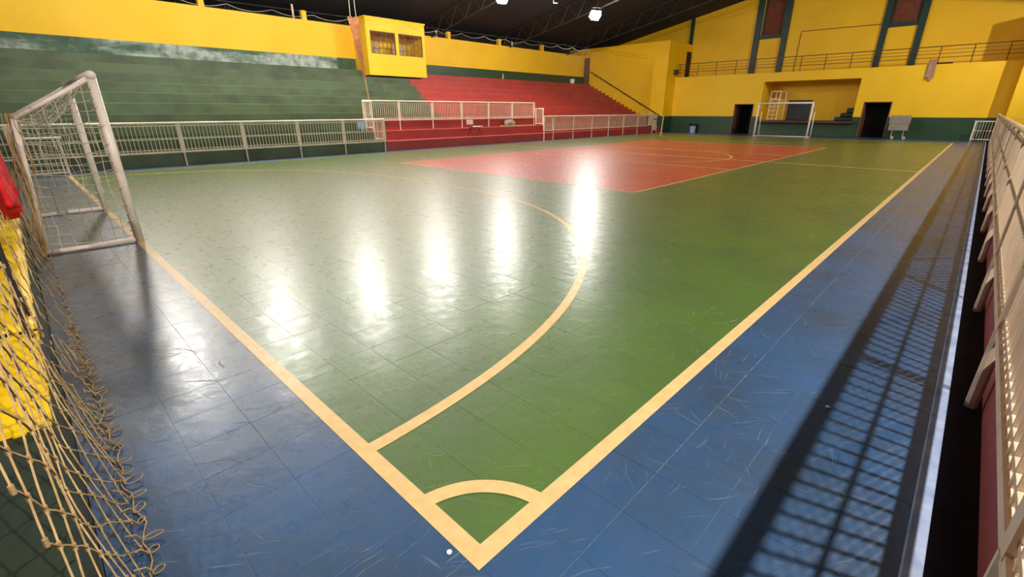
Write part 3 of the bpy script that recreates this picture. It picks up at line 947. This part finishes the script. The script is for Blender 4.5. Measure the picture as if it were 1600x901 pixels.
# ================================================================== SMALL THINGS
# yellow slatted sheet and red cloth behind the corner net, on the green step
es = struct(MB().box(-17.5, 1.2, -1.9, -1.0, -0.2, 0.40).build('wall_step_near', 'step_green'), 'dark green low step behind the near goal line', 'step')
struct(MB().box(-17.5, 1.2, -2.8, -1.9, -0.2, 0.8).build('wall_step_near_upper', 'step_green'), 'second green step behind the near goal line', 'step')
ym = thing('yellow_slatted_sheet', (-2.5, -1.3, 0.40), 'bright yellow ribbed sheet lying behind the corner net', 'plastic sheet')
sl = MB(); sl.box(-0.021, 0.021, -0.36, 0, 0.0, 0.028)
slm = sl.mesh('slat', 'cloth_yellow')
for i in range(24):
    xq = -1.57 - 0.047 * i - (0.02 if i % 6 == 5 else 0) - 0.02 * (i // 6)
    shared('slat', slm, ym, (xq, -0.992 - rg_.uniform(0, .012), 0.402), (rg_.uniform(-.02, 0), 0, 0))
for yq in (-1.1, -1.26):
    MB().box(-2.85, -1.54, yq - 0.02, yq + 0.02, 0.4005, 0.412).build('carrier_strip', 'cloth_yellow', ym)
ws = MB()
nxs, nys = 60, 8
for a in range(nxs + 1):
    for b in range(nys + 1):
        xq = -2.84 - 4.6 * a / nxs; yq = -0.995 - 0.5 * b / nys
        ws.v.append((xq, yq, 0.445 + 0.018 * math.sin(xq * 9 + yq * 4) * math.sin(yq * 11 + xq) + 0.012 * math.sin(xq * 23)))
for a in range(nxs):
    for b in range(nys):
        i = a * (nys + 1) + b
        ws.f.append((i, i + nys + 1, i + nys + 2, i + 1))
so = ws.build('loose_sheet', 'cloth_yellow', ym, smooth=True)
md = so.modifiers.new('thick', 'SOLIDIFY'); md.thickness = 0.012

def hung_cloth(name, label, x0, x1, yq, ztop, zbot, mat, depth=0.04, folds=9, n=44, nz=18, seed=1):
    t = thing(name, ((x0 + x1) / 2, yq, zbot), label, 'cloth')
    rr_ = random.Random(seed)
    ph = [rr_.uniform(0, 6.28) for _ in range(6)]
    mb = MB()
    for side in (0, 1):
        for a in range(n + 1):
            for b in range(nz + 1):
                f, g = a / n, b / nz
                fold = depth * (math.sin(f * folds * 6.28 + ph[0] + 0.8 * math.sin(g * 3 + ph[1])) + 0.5 * math.sin(f * folds * 2.3 * 6.28 + ph[2] + 2 * g)) * (0.35 + 0.65 * g)
                zb2 = zbot + 0.10 * math.sin(f * 9 + ph[3]) + 0.05 * math.sin(f * 23 + ph[4])
                mb.v.append((x0 + (x1 - x0) * f, yq + fold + (0.015 if side else -0.015), ztop + (zb2 - ztop) * g))
    o = (n + 1) * (nz + 1)
    for a in range(n):
        for b in range(nz):
            i = a * (nz + 1) + b
            mb.f.append((i, i + nz + 1, i + nz + 2, i + 1))
            mb.f.append((o + i, o + i + 1, o + i + nz + 2, o + i + nz + 1))
    for a in range(n):
        for b in (0, nz):
            i = a * (nz + 1) + b
            mb.f.append((i, i + nz + 1, o + i + nz + 1, o + i))
    for b in range(nz):
        for a in (0, n):
            i = a * (nz + 1) + b
            mb.f.append((i, i + 1, o + i + 1, o + i))
    mb.build('drape', mat, t, smooth=True)
    return t
rc = hung_cloth('red_cloth', 'bright red crumpled cloth hanging beside the net at the left edge', -4.1, -6.6, -0.975, 1.56, 0.86, 'cloth_red', depth=0.045, folds=8, seed=4)
MB().tube((-2.6, -0.985, 1.565), (-8.6, -0.985, 1.565), 0.014, 8).build('hanging_bar', 'steel', rc)
for xq in (-2.65, -8.55):
    MB().tube((xq, -1.03, 0.4), (xq, -0.985, 1.565), 0.014, 8).build('bar_leg', 'steel', rc)

# cloth on the balcony edge
t = hung_cloth('hanging_cloth', 'pinkish cloth hanging over the balcony edge', -2.28, -1.9, 36.94, 4.3, 3.25, 'cloth_pink', depth=0.02, folds=1.5, n=14, nz=12, seed=9)
MB().box(-2.2, -1.2, 37.0, 37.07, 4.052, 4.13).build('folded_end', 'blackp', t, bevel=0.04)

# referee ladder chair on the stage
t = thing('referee_stand', (-10.2, 38.0, 0.95), 'white tubular ladder stand on the stage behind the far goal', 'ladder')
for xa, yq in ((-10.58, 37.75), (-9.98, 37.75), (-10.42, 38.4), (-9.76, 38.4)):
    MB().tube((xa, yq, 0.95), (xa, yq + (0.05 if yq < 38 else -0.05), 2.9), 0.03, 8).build('leg', 'white_metal', t)
for i in range(6):
    z = 1.05 + 0.27 * i
    MB().tube((-10.58, 37.76, z), (-9.98, 37.76, z), 0.022, 6).build('rung', 'white_metal', t)
for a, b in (((-10.58, 37.8, 2.88), (-9.98, 37.8, 2.88)), ((-10.42, 38.35, 2.88), (-9.76, 38.35, 2.88)), ((-10.58, 37.8, 2.88), (-10.42, 38.35, 2.88)), ((-9.98, 37.8, 2.88), (-9.76, 38.35, 2.88))):
    MB().tube(a, b, 0.025, 6).build('top_rail', 'white_metal', t)
MB().box(-10.55, -9.8, 37.8, 38.35, 2.3, 2.34).build('seat', 'white_metal', t)

t = thing('slate_panel', (-9.0, 39.2, 0.95), 'dark slate panel leaning at the back of the stage', 'panel')
MB().box(-9.75, -8.3, 39.2, 39.3, 0.95, 2.3).build('board', 'slate', t, bevel=0.01)
for z in (0.98, 1.62, 2.24):
    MB().box(-9.75, -8.3, 39.16, 39.2, z, z + 0.05).build('batten', 'blackp', t)
t = thing('folded_mats', (-5.8, 38.3, 0.95), 'heap of dark green folded mats at the right of the stage', 'mat pile')
for i, (a, b, z0, z1) in enumerate(((-6.4, -5.35, 0.95, 1.2), (-6.1, -5.35, 1.2, 1.45), (-5.8, -5.35, 1.45, 1.75))):
    MB().box(a, b, 37.6, 38.7 - 0.1 * i, z0, z1).build('mat', 'dark_green', t, bevel=0.06)

# wheeled grey board
t = thing('wheeled_board', (-2.75, 36.2, 0), 'grey folding board on wheels beside the right doorway', 'cart')
MB().box(-3.25, -2.25, 36.1, 36.16, 0.86, 1.32).build('upper_leaf', 'grey', t, bevel=0.008)
MB().box(-3.2, -2.27, 36.06, 36.12, 0.48, 0.85).build('lower_leaf', 'grey', t, bevel=0.008)
for xq in (-3.0, -2.45):
    MB().path([(xq, 36.2, 0.9), (xq, 36.2, 0.12), (xq + 0.1, 36.0, 0.08)], 0.02, 6).build('leg', 'cream', t)
    MB().path([(xq + 0.1 + 0.06 * math.cos(a * 0.63), 36.0, 0.07 + 0.06 * math.sin(a * 0.63)) for a in range(10)], 0.016, 6, closed=True).build('wheel', 'white', t)
MB().bar((-3.15, 36.2, 0.3), (-2.3, 36.2, 0.3), 0.03, 0.03).build('cross_bar', 'blackp', t)

# waste bin
t = thing('waste_bin', (-15.5, 36.6, 0), 'dark waste bin with pale blue front against the green far wall', 'bin')
MB().lathe([(0.19, 0.0), (0.24, 0.5), (0.25, 0.52)], (-15.5, 36.6, 0), 20).build('bucket', 'pale_blue', t)
MB().lathe([(0.27, 0.5), (0.3, 0.66), (0.26, 0.66), (0.22, 0.5)], (-15.5, 36.6, 0), 20).build('bag_rim', 'blackp', t)

# chair with a white sheet on the red step
t = thing('folding_chair', (-17.95, 15.95, 0.4), 'dark folding chair with white backrest on the lowest red step', 'chair')
MB().box(-18.14, -18.1, 15.6, 16.0, 0.98, 1.2).build('backrest', 'white', t, bevel=0.01)
MB().box(-18.1, -17.75, 15.95, 16.36, 0.86, 0.9).build('seat', 'white', t, bevel=0.01)
for yq in (15.66, 16.3):
    MB().tube((-18.12, yq, 1.0), (-17.75, yq, 0.41), 0.014, 6).build('leg', 'blackp', t)
    MB().tube((-17.8, yq - 0.02, 0.86), (-18.15, yq - 0.02, 0.41), 0.014, 6).build('leg', 'blackp', t)
MB().tube((-18.0, 15.66, 0.82), (-18.0, 16.3, 0.82), 0.014, 6).build('stretcher', 'blackp', t)
# planks and sack on the second red step
for i, (ya, yb, z, lab) in enumerate(((18.5, 19.9, 0.83, 'long beige plank lying on the second red step, left one'), (19.95, 21.1, 0.83, 'short beige plank lying on the second red step, right one'))):
    tag(MB().box(-18.62, -18.48, ya, yb, 0.8, 0.86).build('plank', 'plank', bevel=0.006), lab, 'plank', 'planks on the red step')
sk = MB()
for a in range(9):
    for b in range(17):
        th, ph = math.pi * a / 8, 2 * math.pi * b / 16
        r = 1 + 0.18 * math.sin(3 * ph + a) + 0.12 * math.sin(5 * ph)
        sk.v.append((-18.9 + 0.14 * r * math.sin(th) * math.cos(ph), 19.5 + 0.42 * r * math.sin(th) * math.sin(ph), max(0.8, 0.93 + 0.2 * r * math.cos(th))))
for a in range(8):
    for b in range(16):
        i = a * 17 + b
        sk.f.append((i, i + 17, i + 18, i + 1))
tag(sk.build('grey_sack', 'grey', smooth=True), 'crumpled grey sack between the planks on the red step', 'sack')

t = thing('white_bucket', (-25.05, 33.4, 3.75), 'white bucket at the top of the red stand beside the brown door', 'bucket')
MB().lathe([(0.16, 0), (0.22, 0.34), (0.23, 0.36)], (-25.05, 33.4, 3.75), 18).build('pail', 'white', t)
MB().path([(-25.05 + 0.22 * math.cos(a * .35), 33.4, 4.08 + 0.12 * math.sin(a * .35)) for a in range(10)], 0.008, 5).build('handle', 'steel', t)
t = thing('bottle', (-25.1, 25.2, 3.75), 'small pale bottle on the top step against the dark green band', 'bottle')
MB().lathe([(0.06, 0), (0.065, 0.03), (0.065, 0.22), (0.028, 0.3), (0.026, 0.34)], (-25.1, 25.2, 3.75), 14).build('body', 'plank', t)
MB().lathe([(0.032, 0.34), (0.032, 0.38)], (-25.1, 25.2, 3.75), 12).build('cap', 'white', t)
hung_cloth('blue_cloth', 'pale blue cloth hanging behind the right end of the green stand railing', -18.2, -18.8, 9.9, 1.25, 0.85, 'pale_blue', depth=0.03, folds=2, n=16, nz=8, seed=2)
# tiny white litter on the floor
tag(MB().lathe([(0.004, 0), (0.011, 0.002), (0.011, 0.006), (0.003, 0.008)], (-0.14, -0.03, 0), 12).build('paper_pellet', 'white'), 'tiny white pellet on the blue floor left of the corner', 'litter')
tag(MB().lathe([(0.004, 0), (0.012, 0.002), (0.012, 0.006), (0.003, 0.008)], (0.71, 2.12, 0), 12).build('paper_pellet', 'white'), 'tiny white pellet in the fence shadow on the blue floor', 'litter')

# floor switch-box lamp on the block corner by the balcony
t = thing('wall_speaker', (-17.4, 37.3, 4.3), 'small dark speaker box at the corner of the yellow block by the balcony', 'speaker')
MB().box(-17.58, -17.3, 36.6, 36.9, 4.25, 4.6).build('cabinet', 'blackp', t, bevel=0.02)
MB().tube((-17.6, 36.75, 4.2), (-17.3, 36.75, 4.2), 0.02, 6).build('bracket', 'steel', t)
